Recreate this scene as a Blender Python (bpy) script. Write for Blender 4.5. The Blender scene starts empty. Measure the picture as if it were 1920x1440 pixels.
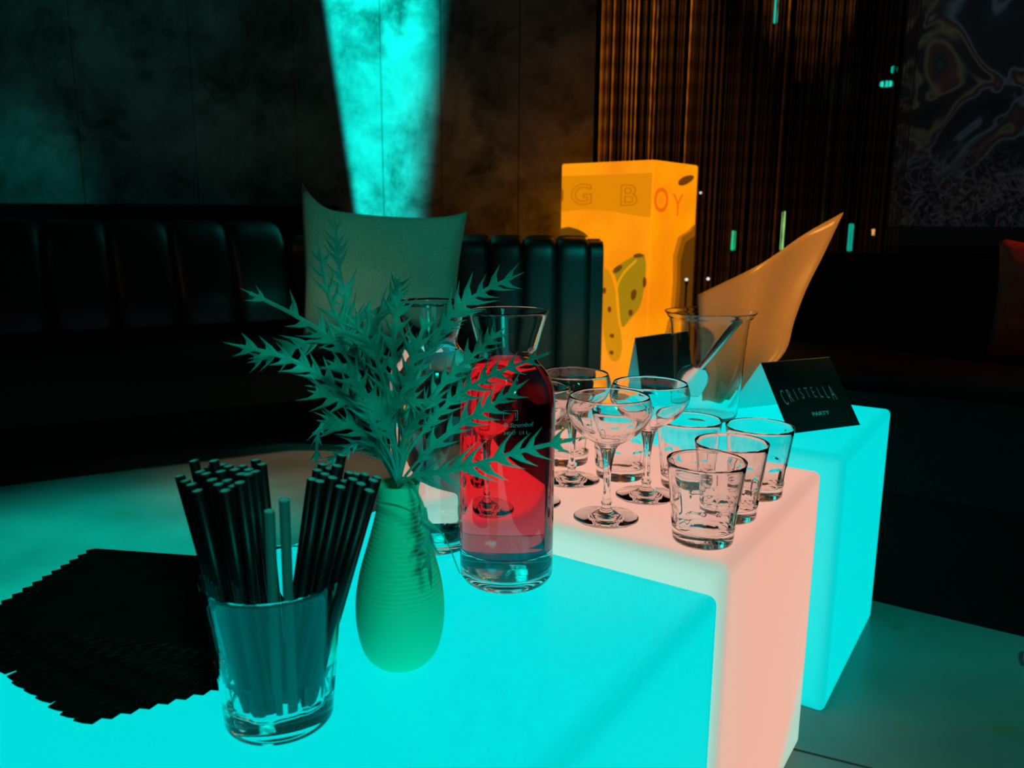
import bpy, bmesh, math, random
from mathutils import Vector, Matrix, noise

random.seed(7)
PI = math.pi
S = bpy.context.scene
COL = S.collection

# ------------------------------------------------------------------ camera
F_PX, PITCH, ROLL, CAM_H = 1527.0, math.radians(11.14), math.radians(-.42), .718
_c, _s, _cr, _sr = math.cos(PITCH), math.sin(PITCH), math.cos(ROLL), math.sin(ROLL)
U_ = Vector((0, _s, _c)); D_ = Vector((0, _c, -_s)); EX = Vector((1, 0, 0))
RIGHT = EX * _cr - U_ * _sr
UP = EX * _sr + U_ * _cr
cam_d = bpy.data.cameras.new('camera'); cam = bpy.data.objects.new('camera', cam_d)
COL.objects.link(cam)
cam_d.sensor_fit = 'HORIZONTAL'; cam_d.sensor_width = 36; cam_d.lens = F_PX / 1920 * 36
cam_d.clip_start = .02; cam_d.clip_end = 60
cam.matrix_world = Matrix(((RIGHT.x, UP.x, -D_.x, 0), (RIGHT.y, UP.y, -D_.y, 0), (RIGHT.z, UP.z, -D_.z, CAM_H), (0, 0, 0, 1)))
S.camera = cam
cam_d.dof.use_dof = True; cam_d.dof.focus_distance = .80; cam_d.dof.aperture_fstop = 10.0

# ------------------------------------------------------------------ view, world, lamps
S.view_settings.view_transform = 'Standard'; S.view_settings.look = 'None'
S.view_settings.gamma = 1; S.view_settings.exposure = 0; S.view_settings.use_curve_mapping = False
S.cycles.use_denoising = True
S.cycles.max_bounces = 24; S.cycles.transmission_bounces = 20; S.cycles.glossy_bounces = 8
S.cycles.diffuse_bounces = 3; S.cycles.transparent_max_bounces = 12
S.cycles.sample_clamp_indirect = 3.0
S.cycles.caustics_reflective = False
W = bpy.data.worlds.new('dark_room'); S.world = W; W.use_nodes = True
W.node_tree.nodes['Background'].inputs[0].default_value = (.0012, .004, .0036, 1)
W.node_tree.nodes['Background'].inputs[1].default_value = 1

def lamp(name, kind, loc, aim, power, color, size=.1, **kw):
    d = bpy.data.lights.new(name, kind); o = bpy.data.objects.new(name, d); COL.objects.link(o)
    o.location = loc; d.energy = power; d.color = color
    o.rotation_euler = (Vector(aim) - Vector(loc)).to_track_quat('-Z', 'Y').to_euler()
    if kind == 'AREA': d.size = size
    else: d.shadow_soft_size = size
    for k, v in kw.items(): setattr(d, k, v)
    return o

def shutter_spot(name, loc, power, color, edges, soft, gobo=True):
    """theatre profile spot aimed straight along +Y; its four shutter blades cut the beam (u right, v up)"""
    o = lamp(name, 'SPOT', loc, (loc[0], loc[1] + 1, loc[2]), power, color, .01, spot_size=math.radians(120), spot_blend=0)
    d = o.data; d.use_nodes = True; nt = d.node_tree; N = nt.nodes; L = nt.links
    em = N['Emission']
    tc = N.new('ShaderNodeTexCoord'); sp = N.new('ShaderNodeSeparateXYZ'); L.new(tc.outputs['Normal'], sp.inputs[0])
    def m(op, a, b=None):
        n = N.new('ShaderNodeMath'); n.operation = op
        for i, v in enumerate((a, b)):
            if v is None: continue
            if isinstance(v, (int, float)): n.inputs[i].default_value = v
            else: L.new(v, n.inputs[i])
        return n.outputs[0]
    zz = m('ABSOLUTE', sp.outputs[2])
    u = m('DIVIDE', sp.outputs[0], zz); v = m('DIVIDE', sp.outputs[1], zz)
    mask = None
    for (a, b, c), sf in zip(edges, soft):      # a*u + b*v + c > 0 is inside, soft edge width sf
        t = m('ADD', m('ADD', m('MULTIPLY', u, a), m('MULTIPLY', v, b)), c)
        n = N.new('ShaderNodeMapRange'); n.interpolation_type = 'SMOOTHSTEP'
        L.new(t, n.inputs[0]); n.inputs[1].default_value = -sf / 2; n.inputs[2].default_value = sf / 2
        mask = n.outputs[0] if mask is None else m('MULTIPLY', mask, n.outputs[0])
    L.new(mask, em.inputs['Strength'])
    em.inputs['Color'].default_value = (1, 1, 1, 1)
    return o

# cyan column of light on the wall: a shuttered spot 2 m in front of it
LX, LY, LZ = -.50, 1.5, 1.55
k = 1 / 2.0
uL0, vT = (-.76 - LX) * k, (1.592 - LZ) * k          # left edge at the frame's top
uL1, vB = (-.66 - LX) * k, (.778 - LZ) * k
uR0, uR1 = (-.335 - LX) * k, (-.425 - LX) * k
sL = (uL1 - uL0) / (vB - vT); sR = (uR1 - uR0) / (vB - vT)
shutter_spot('wall_spot', (LX, LY, LZ), 930, (0, .80, .74),
             [(1, -sL, -(uL0 - sL * vT)), (-1, sR, (uR0 - sR * vT)), (0, 1, .52), (0, -1, .80)], [.018, .09, .05, .1])
# warm spot that catches the top of the bead curtain
lamp('curtain_spot', 'SPOT', (1.30, 3.05, 3.1), (1.28, 3.85, 1.93), 120, (1, .40, .04), .01, spot_size=math.radians(19), spot_blend=.12)
lamp('curtain_fill', 'SPOT', (.62, 3.15, 2.95), (.66, 3.90, 1.0), 150, (1, .38, .03), .03, spot_size=math.radians(30), spot_blend=1)  # added fill, stands in for the lantern's light on the strands
# unseen spots: dim wall washes, and fills added to brighten single things
lamp('wall_wash', 'SPOT', (-2.4, 1.4, 2.9), (-1.7, 3.5, 1.3), 13, (.0, .8, .68), .15, spot_size=math.radians(62), spot_blend=1)
lamp('wall_patch', 'SPOT', (-2.6, 2.0, 1.9), (-2.05, 3.5, .88), 22, (.0, .85, .78), .05, spot_size=math.radians(22), spot_blend=1)
lamp('wall_amber', 'SPOT', (-.9, 2.6, 2.9), (-.18, 3.5, .80), 26, (1, .42, .04), .05, spot_size=math.radians(15), spot_blend=1)
lamp('table_fill', 'SPOT', (.35, -.45, 1.15), (-.09, .55, .45), 19, (.0, .9, .66), .12, spot_size=math.radians(30), spot_blend=.6)  # added frontal fill for vase, plant and straws, no lamp stands here
lamp('floor_fill_left', 'SPOT', (-1.3, .4, 2.9), (-.94, 1.58, 0), 1000, (.0, .9, .74), .15, spot_size=math.radians(24), spot_blend=1)  # added fill, stands in for the front cube's glow on the floor
lamp('floor_fill_amber', 'SPOT', (-.3, 1.2, 2.9), (-.60, 2.28, 0), 190, (1, .66, .38), .15, spot_size=math.radians(17), spot_blend=1)  # added fill, stands in for the pink cube's glow on the floor
lamp('floor_fill_right', 'SPOT', (1.3, .2, 2.9), (.86, 1.0, 0), 150, (.0, .9, .66), .15, spot_size=math.radians(28), spot_blend=1)  # added cyan fill to brighten the floor at right
lamp('cushion_fill', 'SPOT', (.35, .6, 2.3), (-.36, 2.4, .6), 62, (.0, .85, .60), .1, spot_size=math.radians(20), spot_blend=.8)  # added green fill to brighten the cushion
lamp('sofa_fill', 'SPOT', (.75, .9, 1.9), (.16, 2.75, .30), 330, (.0, .8, .72), .1, spot_size=math.radians(16), spot_blend=1)  # added teal fill for highlights on the sofa channels
lamp('sheet_fill', 'SPOT', (.9, -.3, 1.6), (.50, 1.43, .71), 155, (1, .44, .06), .05, spot_size=math.radians(14), spot_blend=.7)  # added warm fill to brighten the curled sheet
lamp('amber_fill', 'SPOT', (-1.7, 1.5, 1.7), (-.7, 2.5, .62), 3, (1, .40, .06), .1, spot_size=math.radians(40), spot_blend=1)  # added warm fill for the cushion's left side
lamp('mural_lamp', 'SPOT', (2.9, 2.6, 2.7), (2.6, 4.6, 1.3), 24, (.6, .8, .9), .1, spot_size=math.radians(70), spot_blend=1)
lamp('red_lamp', 'SPOT', (1.9, 1.0, 1.9), (1.12, 1.60, .56), 34, (1, .16, .05), .05, spot_size=math.radians(22), spot_blend=.5)
for nm, loc, c, p in (('blue_ceiling_lamp', (.9, -.5, 2.4), (.05, .15, 1), .6), ('orange_ceiling_lamp', (-.1, -.7, 2.4), (1, .3, .08), .5)):
    lamp(nm, 'AREA', loc, (.3, 1, .5), p, c, .12)

# ------------------------------------------------------------------ materials
def mat(name, color, rough=.5, metal=0, trans=0, ior=1.45, emit=None, estr=1, spec=None, coat=0, sheen=0):
    m = bpy.data.materials.new(name); m.use_nodes = True
    b = m.node_tree.nodes['Principled BSDF']
    b.inputs['Base Color'].default_value = (*color, 1); b.inputs['Roughness'].default_value = rough
    b.inputs['Metallic'].default_value = metal; b.inputs['IOR'].default_value = ior
    b.inputs['Transmission Weight'].default_value = trans
    if spec is not None: b.inputs['Specular IOR Level'].default_value = spec
    if emit: b.inputs['Emission Color'].default_value = (*emit, 1); b.inputs['Emission Strength'].default_value = estr
    if coat: b.inputs['Coat Weight'].default_value = coat
    if sheen: b.inputs['Sheen Weight'].default_value = sheen
    return m

def nodes(m): return m.node_tree.nodes, m.node_tree.links, m.node_tree.nodes['Principled BSDF']

def noisy(m, c1, c2, scale=8, detail=6, bump=0, stops=(.35, .65), coord='Object', stretch=(1, 1, 1), rough=None, dist=0, rfac=None):
    N, L, b = nodes(m)
    tc = N.new('ShaderNodeTexCoord'); mp = N.new('ShaderNodeMapping'); mp.inputs['Scale'].default_value = stretch
    L.new(tc.outputs[coord], mp.inputs[0])
    n = N.new('ShaderNodeTexNoise'); n.inputs['Scale'].default_value = scale; n.inputs['Detail'].default_value = detail
    n.inputs['Distortion'].default_value = dist
    if rfac: n.inputs['Roughness'].default_value = rfac
    L.new(mp.outputs[0], n.inputs[0])
    r = N.new('ShaderNodeValToRGB'); r.color_ramp.elements[0].position = stops[0]; r.color_ramp.elements[1].position = stops[1]
    r.color_ramp.elements[0].color = (*c1, 1); r.color_ramp.elements[1].color = (*c2, 1)
    L.new(n.outputs[0], r.inputs[0]); L.new(r.outputs[0], b.inputs['Base Color'])
    if bump:
        bp = N.new('ShaderNodeBump'); bp.inputs['Strength'].default_value = bump; bp.inputs['Distance'].default_value = .002
        L.new(n.outputs[0], bp.inputs['Height']); L.new(bp.outputs[0], b.inputs['Normal'])
    if rough:
        rr = N.new('ShaderNodeMapRange'); rr.inputs[3].default_value, rr.inputs[4].default_value = rough
        L.new(n.outputs[0], rr.inputs[0]); L.new(rr.outputs[0], b.inputs['Roughness'])
    return m

M = {}
M['glass'] = mat('clear_glass', (1, 1, 1), .0, trans=1, ior=1.5)
M['acrylic'] = mat('clear_acrylic', (.97, .99, .98), .02, trans=1, ior=1.3)
M['red_liquid'] = mat('red_drink', (1.0, .030, .055), 0, trans=1, ior=1.34)
N, L, b = M['red_liquid'].node_tree.nodes, M['red_liquid'].node_tree.links, M['red_liquid'].node_tree.nodes['Principled BSDF']
tc = N.new('ShaderNodeTexCoord'); sp = N.new('ShaderNodeSeparateXYZ'); L.new(tc.outputs['Object'], sp.inputs[0])
rr = N.new('ShaderNodeMapRange'); rr.inputs[1].default_value = .035; rr.inputs[2].default_value = .10; L.new(sp.outputs[2], rr.inputs[0])
rp = N.new('ShaderNodeValToRGB'); rp.color_ramp.elements[0].color = (1, .085, .13, 1); rp.color_ramp.elements[1].color = (1, .030, .055, 1)
L.new(rr.outputs[0], rp.inputs[0]); L.new(rp.outputs[0], b.inputs['Base Color'])
M['clear_liquid'] = mat('clear_syrup', (.9, .98, .98), 0, trans=1, ior=1.34)
M['water'] = mat('water', (.85, .97, .97), 0, trans=1, ior=1.33)
M['straw'] = mat('black_paper', (.004, .005, .005), .42)
M['straw_lit'] = mat('lit_black_paper', (.13, .17, .16), .6)  # front light on the middle pair of straws, painted as paler paper
M['straw_in'] = mat('pale_paper_core', (.55, .62, .60), .8)
M['napkin'] = noisy(mat('black_tissue', (.02, .02, .02), .9, spec=.1), (.006, .009, .007), (.014, .021, .016), 40, 4, .15)
M['vase'] = mat('mint_ceramic', (.15, 1.0, .60), .5, spec=.25)
M['leaf'] = noisy(mat('leaf', (.2, .5, .35), .55), (.05, .28, .21), (.34, .85, .68), 14, 3, .2)
M['stem'] = mat('leaf_stem', (.30, .66, .48), .5)
M['steel'] = mat('polished_steel', (.85, .85, .85), .2, metal=.85)
M['hole'] = mat('dark_bore', (.01, .01, .01), .6)
M['leather'] = noisy(mat('black_leather', (.02, .02, .02), .42), (.004, .005, .004), (.009, .009, .008), 90, 4, .08)
M['seat_leather'] = mat('matt_black_leather', (.003, .0035, .003), .75, spec=.12)
M['dark_fabric'] = noisy(mat('dark_upholstery', (.02, .02, .02), .9, spec=.15), (.003, .003, .003), (.006, .006, .005), 120, 3, .1)
M['cushion'] = noisy(mat('grey_linen', (.3, .3, .3), .9, sheen=.2), (.18, .33, .26), (.25, .42, .34), 160, 4, .3)
M['red_fabric'] = noisy(mat('red_fabric', (.4, .05, .03), .9), (.35, .05, .03), (.5, .08, .04), 60, 3, .1)
M['card_black'] = noisy(mat('black_card', (.015, .02, .02), .45), (.010, .018, .018), (.016, .026, .026), 30, 3, 0, stretch=(1, 1, .2))
M['card_white'] = mat('white_card', (.8, .8, .8), .6)
M['print'] = mat('silver_print', (.80, .92, .86), .5)
M['etch'] = mat('white_etching', (.35, .40, .40), .7)
M['concrete'] = noisy(mat('raw_concrete', (.2, .2, .2), .85), (.06, .06, .055), (.28, .28, .26), 3.0, 12, .6, (.34, .62), dist=.35, rfac=.68)
M['joint'] = mat('panel_joint', (.04, .04, .04), .9)
M['ceiling'] = mat('dark_ceiling', (.03, .03, .03), .9)
M['curtain'] = mat('bronze_bead', (.16, .11, .06), .4, metal=.3)
M['bead_lit'] = mat('lit_bronze_bead', (.95, .62, .30), .35, metal=.2)  # lantern light on some strands, painted as a brighter bead
M['trim'] = mat('dark_metal', (.03, .03, .03), .5, metal=.5)
M['shoe'] = mat('pale_canvas', (.5, .55, .5), .8)
M['sole'] = mat('shoe_sole', (.3, .3, .3), .8)

# mottled and stained concrete: add a second, darker stain layer
def stain(m, col, scale, lo, hi):
    N, L, b = nodes(m)
    src = b.inputs['Base Color'].links[0].from_socket
    tc = N.new('ShaderNodeTexCoord'); n = N.new('ShaderNodeTexNoise'); n.inputs['Scale'].default_value = scale; n.inputs['Detail'].default_value = 10; n.inputs['Roughness'].default_value = .65
    n.inputs['Distortion'].default_value = .25
    L.new(tc.outputs['Object'], n.inputs[0])
    r = N.new('ShaderNodeMapRange'); r.inputs[1].default_value = lo; r.inputs[2].default_value = hi; L.new(n.outputs[0], r.inputs[0])
    mx = N.new('ShaderNodeMix'); mx.data_type = 'RGBA'; L.new(r.outputs[0], mx.inputs[0]); L.new(src, mx.inputs[6]); mx.inputs[7].default_value = (*col, 1)
    L.new(mx.outputs[2], b.inputs['Base Color'])
stain(M['concrete'], (.05, .05, .04), 4.2, .50, .66)

M['floor'] = noisy(mat('polished_concrete', (.1, .1, .1), .3), (.13, .13, .12), (.22, .22, .20), 3.5, 8, .06, (.3, .7), rough=(.25, .42))
stain(M['floor'], (.16, .13, .03), 9, .60, .72)

def paper_mat(name, col, tr):
    m = bpy.data.materials.new(name); m.use_nodes = True; N = m.node_tree.nodes; L = m.node_tree.links
    for n in list(N): N.remove(n)
    o = N.new('ShaderNodeOutputMaterial'); mx = N.new('ShaderNodeMixShader'); a = N.new('ShaderNodeBsdfDiffuse'); b = N.new('ShaderNodeBsdfTranslucent')
    g = N.new('ShaderNodeBsdfGlossy'); g.inputs['Roughness'].default_value = .35; m2 = N.new('ShaderNodeMixShader'); m2.inputs[0].default_value = .06
    a.inputs[0].default_value = (*col, 1); b.inputs[0].default_value = (*col, 1); mx.inputs[0].default_value = tr
    L.new(a.outputs[0], mx.inputs[1]); L.new(b.outputs[0], mx.inputs[2]); L.new(mx.outputs[0], m2.inputs[1]); L.new(g.outputs[0], m2.inputs[2]); L.new(m2.outputs[0], o.inputs[0])
    return m
M['sheet'] = paper_mat('tan_sheet', (.80, .55, .34), .45)

def glow_mat(name, col, half, base=(.03, .10, .10), fade=None):
    """translucent plastic of an LED cube: even glow, a little weaker along the thick rounded edges"""
    m = mat(name, base, .45)
    N, L, b = nodes(m)
    tc = N.new('ShaderNodeTexCoord'); sp = N.new('ShaderNodeSeparateXYZ'); L.new(tc.outputs['Object'], sp.inputs[0])
    def mt(op, a, c=None):
        n = N.new('ShaderNodeMath'); n.operation = op
        for i, v in enumerate((a, c)):
            if v is None: continue
            if isinstance(v, (int, float)): n.inputs[i].default_value = v
            else: L.new(v, n.inputs[i])
        return n.outputs[0]
    def mr(src, a, c, d=0., e=1.):
        n = N.new('ShaderNodeMapRange'); n.interpolation_type = 'SMOOTHSTEP'; L.new(src, n.inputs[0])
        for i, v in enumerate((a, c, d, e)): n.inputs[i + 1].default_value = v
        return n.outputs[0]
    e = [mr(mt('ABSOLUTE', sp.outputs[i] if i < 2 else mt('SUBTRACT', sp.outputs[2], .2)), half[i] - .022, half[i] - .002) for i in range(3)]
    ed = mt('MAXIMUM', mt('MAXIMUM', mt('MULTIPLY', e[0], e[1]), mt('MULTIPLY', e[1], e[2])), mt('MULTIPLY', e[0], e[2]))
    st = mt('SUBTRACT', 1.0, mt('MULTIPLY', ed, .13))
    b.inputs['Emission Color'].default_value = (*col, 1)
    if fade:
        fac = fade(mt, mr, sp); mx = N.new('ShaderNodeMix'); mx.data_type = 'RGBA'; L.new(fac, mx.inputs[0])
        mx.inputs[6].default_value = (*MINT_SPILL, 1); mx.inputs[7].default_value = (*col, 1); L.new(mx.outputs[2], b.inputs['Emission Color'])
    L.new(st, b.inputs['Emission Strength'])
    return m

# ------------------------------------------------------------------ object helpers
def tag(o, label=None, cat=None, group=None, kind=None):
    for k_, v_ in (('label', label), ('category', cat), ('group', group), ('kind', kind)):
        if v_: o[k_] = v_
    return o
def thing(name, label, cat, loc=(0, 0, 0), rz=0, group=None):
    o = bpy.data.objects.new(name, None); COL.objects.link(o); o.empty_display_size = .05
    o.location = loc; o.rotation_euler = (0, 0, rz)
    return tag(o, label, cat, group)
def obj(name, me, material=None, parent=None, smooth=True, loc=None, rot=None):
    if isinstance(me, bmesh.types.BMesh):
        bm = me; me = bpy.data.meshes.new(name); bmesh.ops.recalc_face_normals(bm, faces=bm.faces); bm.to_mesh(me); bm.free()
        if smooth:
            for p in me.polygons: p.use_smooth = True
    o = bpy.data.objects.new(name, me); COL.objects.link(o)
    if material:
        for m_ in (material if isinstance(material, (list, tuple)) else [material]): me.materials.append(m_)
    if parent: o.parent = parent
    if loc is not None: o.location = loc
    if rot is not None: o.rotation_euler = rot
    return o
def copy_tree(o, parent=None):
    c = o.copy(); COL.objects.link(c); c.parent = parent
    for ch in list(o.children): copy_tree(ch, c)
    return c
def auto_smooth(o, ang=40):
    bm = bmesh.new(); bm.from_mesh(o.data)
    for e in bm.edges:
        if len(e.link_faces) == 2 and e.calc_face_angle(0) > math.radians(ang): e.smooth = False
    bm.to_mesh(o.data); bm.free(); return o

def bm_box(bm, c, h, bevel=0, seg=2, mtx=None):
    r = bmesh.ops.create_cube(bm, size=1)
    vs = r['verts']
    for v in vs: v.co = Vector((v.co.x * 2 * h[0] + c[0], v.co.y * 2 * h[1] + c[1], v.co.z * 2 * h[2] + c[2]))
    if bevel:
        es = list({e for v in vs for e in v.link_edges})
        rr = bmesh.ops.bevel(bm, geom=es, offset=bevel, segments=seg, affect='EDGES', profile=.5)
        vs = list({v for f in rr['faces'] for v in f.verts} | {v for v in vs if v.is_valid})
    if mtx:
        for v in vs: v.co = mtx @ v.co
    return bm
def bm_lathe(bm, prof, n=64, closed=False, rfun=None, start=0):
    rows = []
    for i, (r, z) in enumerate(prof):
        if r < 1e-6: rows.append([bm.verts.new((0, 0, z))]); continue
        row = []
        for j in range(n):
            a = 2 * PI * j / n
            rr = rfun(i, r, z, a) if rfun else r
            row.append(bm.verts.new((rr * math.cos(a), rr * math.sin(a), z)))
        rows.append(row)
    pairs = list(zip(rows, rows[1:])) + ([(rows[-1], rows[0])] if closed else [])
    for A, B in pairs:
        for j in range(n):
            k_ = (j + 1) % n
            if len(A) == 1 and len(B) == 1: continue
            if len(A) == 1: bm.faces.new((A[0], B[j], B[k_]))
            elif len(B) == 1: bm.faces.new((A[j], B[0], A[k_]))
            else: bm.faces.new((A[j], B[j], B[k_], A[k_]))
    return bm
def bm_tube(bm, pts, rad, n=8, cap=True):
    pts = [Vector(p) for p in pts]; rings = []
    rad = rad if isinstance(rad, (list, tuple)) else [rad] * len(pts)
    up = Vector((0, 0, 1)); t0 = (pts[1] - pts[0]).normalized()
    if abs(t0.dot(up)) > .95: up = Vector((1, 0, 0))
    nrm = (up - t0 * up.dot(t0)).normalized()
    for i, p in enumerate(pts):
        t = (pts[min(i + 1, len(pts) - 1)] - pts[max(i - 1, 0)]).normalized()
        nrm = (nrm - t * nrm.dot(t)).normalized(); b = t.cross(nrm)
        rings.append([bm.verts.new(p + (nrm * math.cos(2 * PI * j / n) + b * math.sin(2 * PI * j / n)) * rad[i]) for j in range(n)])
    for A, B in zip(rings, rings[1:]):
        for j in range(n): bm.faces.new((A[j], A[(j + 1) % n], B[(j + 1) % n], B[j]))
    if cap: bm.faces.new(rings[0][::-1]); bm.faces.new(rings[-1])
    return rings
def bm_prism(bm, poly, z0, z1):
    a = [bm.verts.new((x, y, z0)) for x, y in poly]; b = [bm.verts.new((x, y, z1)) for x, y in poly]
    bm.faces.new(a[::-1]); bm.faces.new(b)
    for i in range(len(poly)): j = (i + 1) % len(poly); bm.faces.new((a[i], a[j], b[j], b[i]))
def spline(pts, n):
    pts = [Vector(p) for p in pts]; P = [2 * pts[0] - pts[1]] + pts + [2 * pts[-1] - pts[-2]]
    out = []; seg = len(pts) - 1
    for i in range(n):
        t = i / (n - 1) * seg; k_ = min(int(t), seg - 1); t -= k_
        a, b, c, d = P[k_:k_ + 4]
        out.append(.5 * ((2 * b) + (c - a) * t + (2 * a - 5 * b + 4 * c - d) * t * t + (3 * b - a - 3 * c + d) * t ** 3))
    return out
def smooth1(prof, n):
    return [(p.x, p.y) for p in spline([(r, z, 0) for r, z in prof], n)]
def at(x, y, Y):                      # the place at distance Y seen through a pixel of the 1920x1440 frame
    d = D_ + RIGHT * ((x - 960) / F_PX) + UP * ((720 - y) / F_PX)
    return Vector((0, 0, CAM_H)) + d * (Y / d.y)

# ------------------------------------------------------------------ room shell
def structure(name, bm, m, smooth=False):
    return tag(obj(name, bm, m, smooth=smooth), kind='structure')
bm = bmesh.new(); bm_box(bm, (0, 1.5, -.05), (5.2, 4.2, .05)); structure('floor', bm, M['floor'])
bm = bmesh.new(); bm_box(bm, (0, 1.5, 3.25), (5.2, 4.2, .05)); structure('ceiling', bm, M['ceiling'])
wb = tag(bpy.data.objects.new('wall_back', None), kind='structure'); COL.objects.link(wb)
# poured concrete panels with recessed joints
xs = [-4.4, -3.35, -2.55, -1.80, -1.32, -.90, -.545, -.30, .02, .33]
for i in range(len(xs) - 1):
    bm = bmesh.new(); w = (xs[i + 1] - xs[i]) / 2
    bm_box(bm, ((xs[i] + xs[i + 1]) / 2, 3.56 + .0015 * (i % 2), 1.6), (w - .0009, .055, 1.6), .002, 1)
    obj('panel', bm, M['concrete'], wb, smooth=False)
bm = bmesh.new(); bm_box(bm, (-2.035, 3.60, 1.6), (2.362, .03, 1.6)); obj('backing', bm, M['joint'], wb, smooth=False)
bm = bmesh.new(); bm_box(bm, (-4.45, 1.5, 1.6), (.05, 4.1, 1.6)); structure('wall_left', bm, M['concrete'])
bm = bmesh.new(); bm_box(bm, (1.2, 5.6, 1.6), (4.0, .05, 1.6)); structure('wall_far', bm, M['dark_fabric'])
bm = bmesh.new(); bm_box(bm, (5.1, 1.5, 1.6), (.05, 4.1, 1.6)); structure('wall_right', bm, M['ceiling'])
bm = bmesh.new(); bm_box(bm, (-2.56, 3.47, .393), (1.84, .035, .393), .004, 1); structure('trim_3', bm, M['dark_fabric'])
# floor joints
for a_, b_ in (((.30, 1.062), (1.3, .62)), ((.30, 1.062), (-.3, 1.32))):
    A = Vector((*a_, .0004)); B = Vector((*b_, .0004)); t = (B - A).normalized(); n_ = Vector((-t.y, t.x, 0)) * .002
    bm = bmesh.new(); bm_prism(bm, [(A + n_)[:2], (A - n_)[:2], (B - n_)[:2], (B + n_)[:2]], -.0005, .0006)
    tag(obj('trim_1' if a_ == (.30, 1.062) and b_[0] > 1 else 'trim_2', bm, M['joint'], smooth=False), kind='structure')

# ------------------------------------------------------------------ LED cubes
TH = .585
bdir = Vector((math.sin(TH), math.cos(TH))); adir = Vector((-math.cos(TH), math.sin(TH)))
CY = (0.0, .72, .71); PK = (.85, .42, .32)
def led_cube(label, F, la, lb, m_fn):
    F = Vector(F); c = F - bdir * lb / 2 + adir * la / 2
    t = thing('led_cube', label, 'light cube', (c.x, c.y, 0), -TH)
    bm = bmesh.new(); bm_box(bm, (0, 0, .2), (la / 2, lb / 2, .2), .009, 4)
    obj('shell', bm, m_fn((la / 2, lb / 2, .2)), t)
    return t
led_cube('cyan glowing cube table in front carrying the vase and straws', (.184, .666), .40, .56, lambda h: glow_mat('cyan_glow', CY, h))
MINT_SPILL = (.42, .62, .50)
def pink_fade(mt, mr, sp):                                   # mint emission imitates cyan spill on near side and far foot, the rest pink
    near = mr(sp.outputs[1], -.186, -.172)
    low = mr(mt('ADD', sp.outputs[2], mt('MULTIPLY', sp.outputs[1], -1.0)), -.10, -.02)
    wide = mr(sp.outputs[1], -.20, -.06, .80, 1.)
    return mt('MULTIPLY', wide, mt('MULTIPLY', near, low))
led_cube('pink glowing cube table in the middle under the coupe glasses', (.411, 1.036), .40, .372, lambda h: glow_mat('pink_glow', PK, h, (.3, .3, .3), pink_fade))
led_cube('cyan glowing cube table at the back under the folded black card', (.675, 1.413), .40, .372, lambda h: glow_mat('cyan_glow_back', CY, h))

# ------------------------------------------------------------------ tumblers
def tumbler(name, label, x, y, H, rot=0, group=None, wide=1.):
    t = thing(name, label, 'glass', (x, y, .4002), rot, group)
    R0, R1 = .0312, .0405
    n = 112
    nz = 46
    out = [(0, .0012), (.020, .0008), (.0275, .0), (.0300, .0012)]
    for i in range(nz):
        z = .003 + (H - .0045) * (i / (nz - 1)); f = z / H
        out.append((R0 - .0006 + (R1 - R0) * f ** 1.15, z))
    out.append((R1 - .0006, H)); wall = .0018
    inn = [(R1 - .0018, H - .0008)]
    for i in range(14):
        z = H - .004 - (H - .004 - .017) * i / 13; f = z / H
        inn.append((R0 + (R1 - R0) * f ** 1.15 - wall - .0004 - .0012 * (1 - f), z))
    inn += [(.024, .0138), (.016, .0126), (0, .012)]
    K = 7
    def rf(i, r, z, a):
        if 4 <= i < 4 + nz:
            c_ = ((a * K / (2 * PI)) % 1 - .5) * 2 * PI * r / K         # arc distance from pocket centre
            w, hh, zc = .0085, .0105, .0295
            q = max(abs(c_) - w + .003, 0), max(abs(z - zc) - hh + .003, 0)
            d = math.hypot(*q) - .003 if (q[0] or q[1]) else max(abs(c_) - w, abs(z - zc) - hh)
            g = max(0., min(1., -d / .0016 + .2)); g = g * g * (3 - 2 * g)
            return r - .0013 * g
        return r
    bm = bmesh.new(); bm_lathe(bm, out + inn, n, rfun=rf)
    for v in bm.verts: v.co.x *= wide; v.co.y *= wide
    obj('bowl', bm, M['glass'], t)
    return t

for nm, lab, x, y, H_, rot in (
    ('tumbler', 'nearest empty tumbler at the corner of the pink cube', .197, .791, .0855, .2),
    ('tumbler', 'empty tumbler right behind the nearest one, half covered by it', .241, .862, .0855, .6),
    ('tumbler', 'rightmost empty tumbler, in front of the folded name card', .294, .937, .0855, .1),
    ('tumbler', 'empty tumbler between the right coupe and the rightmost tumbler', .217, .968, .0855, .9),
    ('tumbler', 'empty tumbler seen between the stems of the two front coupes', .140, 1.006, .0855, .3),
    ('tumbler', 'farthest left empty tumbler, behind the coupe beside the red carafe', .073, 1.069, .0855, .5)):
    tumbler(nm, lab, x, y, H_, rot)
SGX, SGY = -.1505, .482
tumbler('straw_tumbler', 'large front tumbler on the cyan cube holding black straws', SGX, SGY, .1005, 2.06, wide=1.12)

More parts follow.
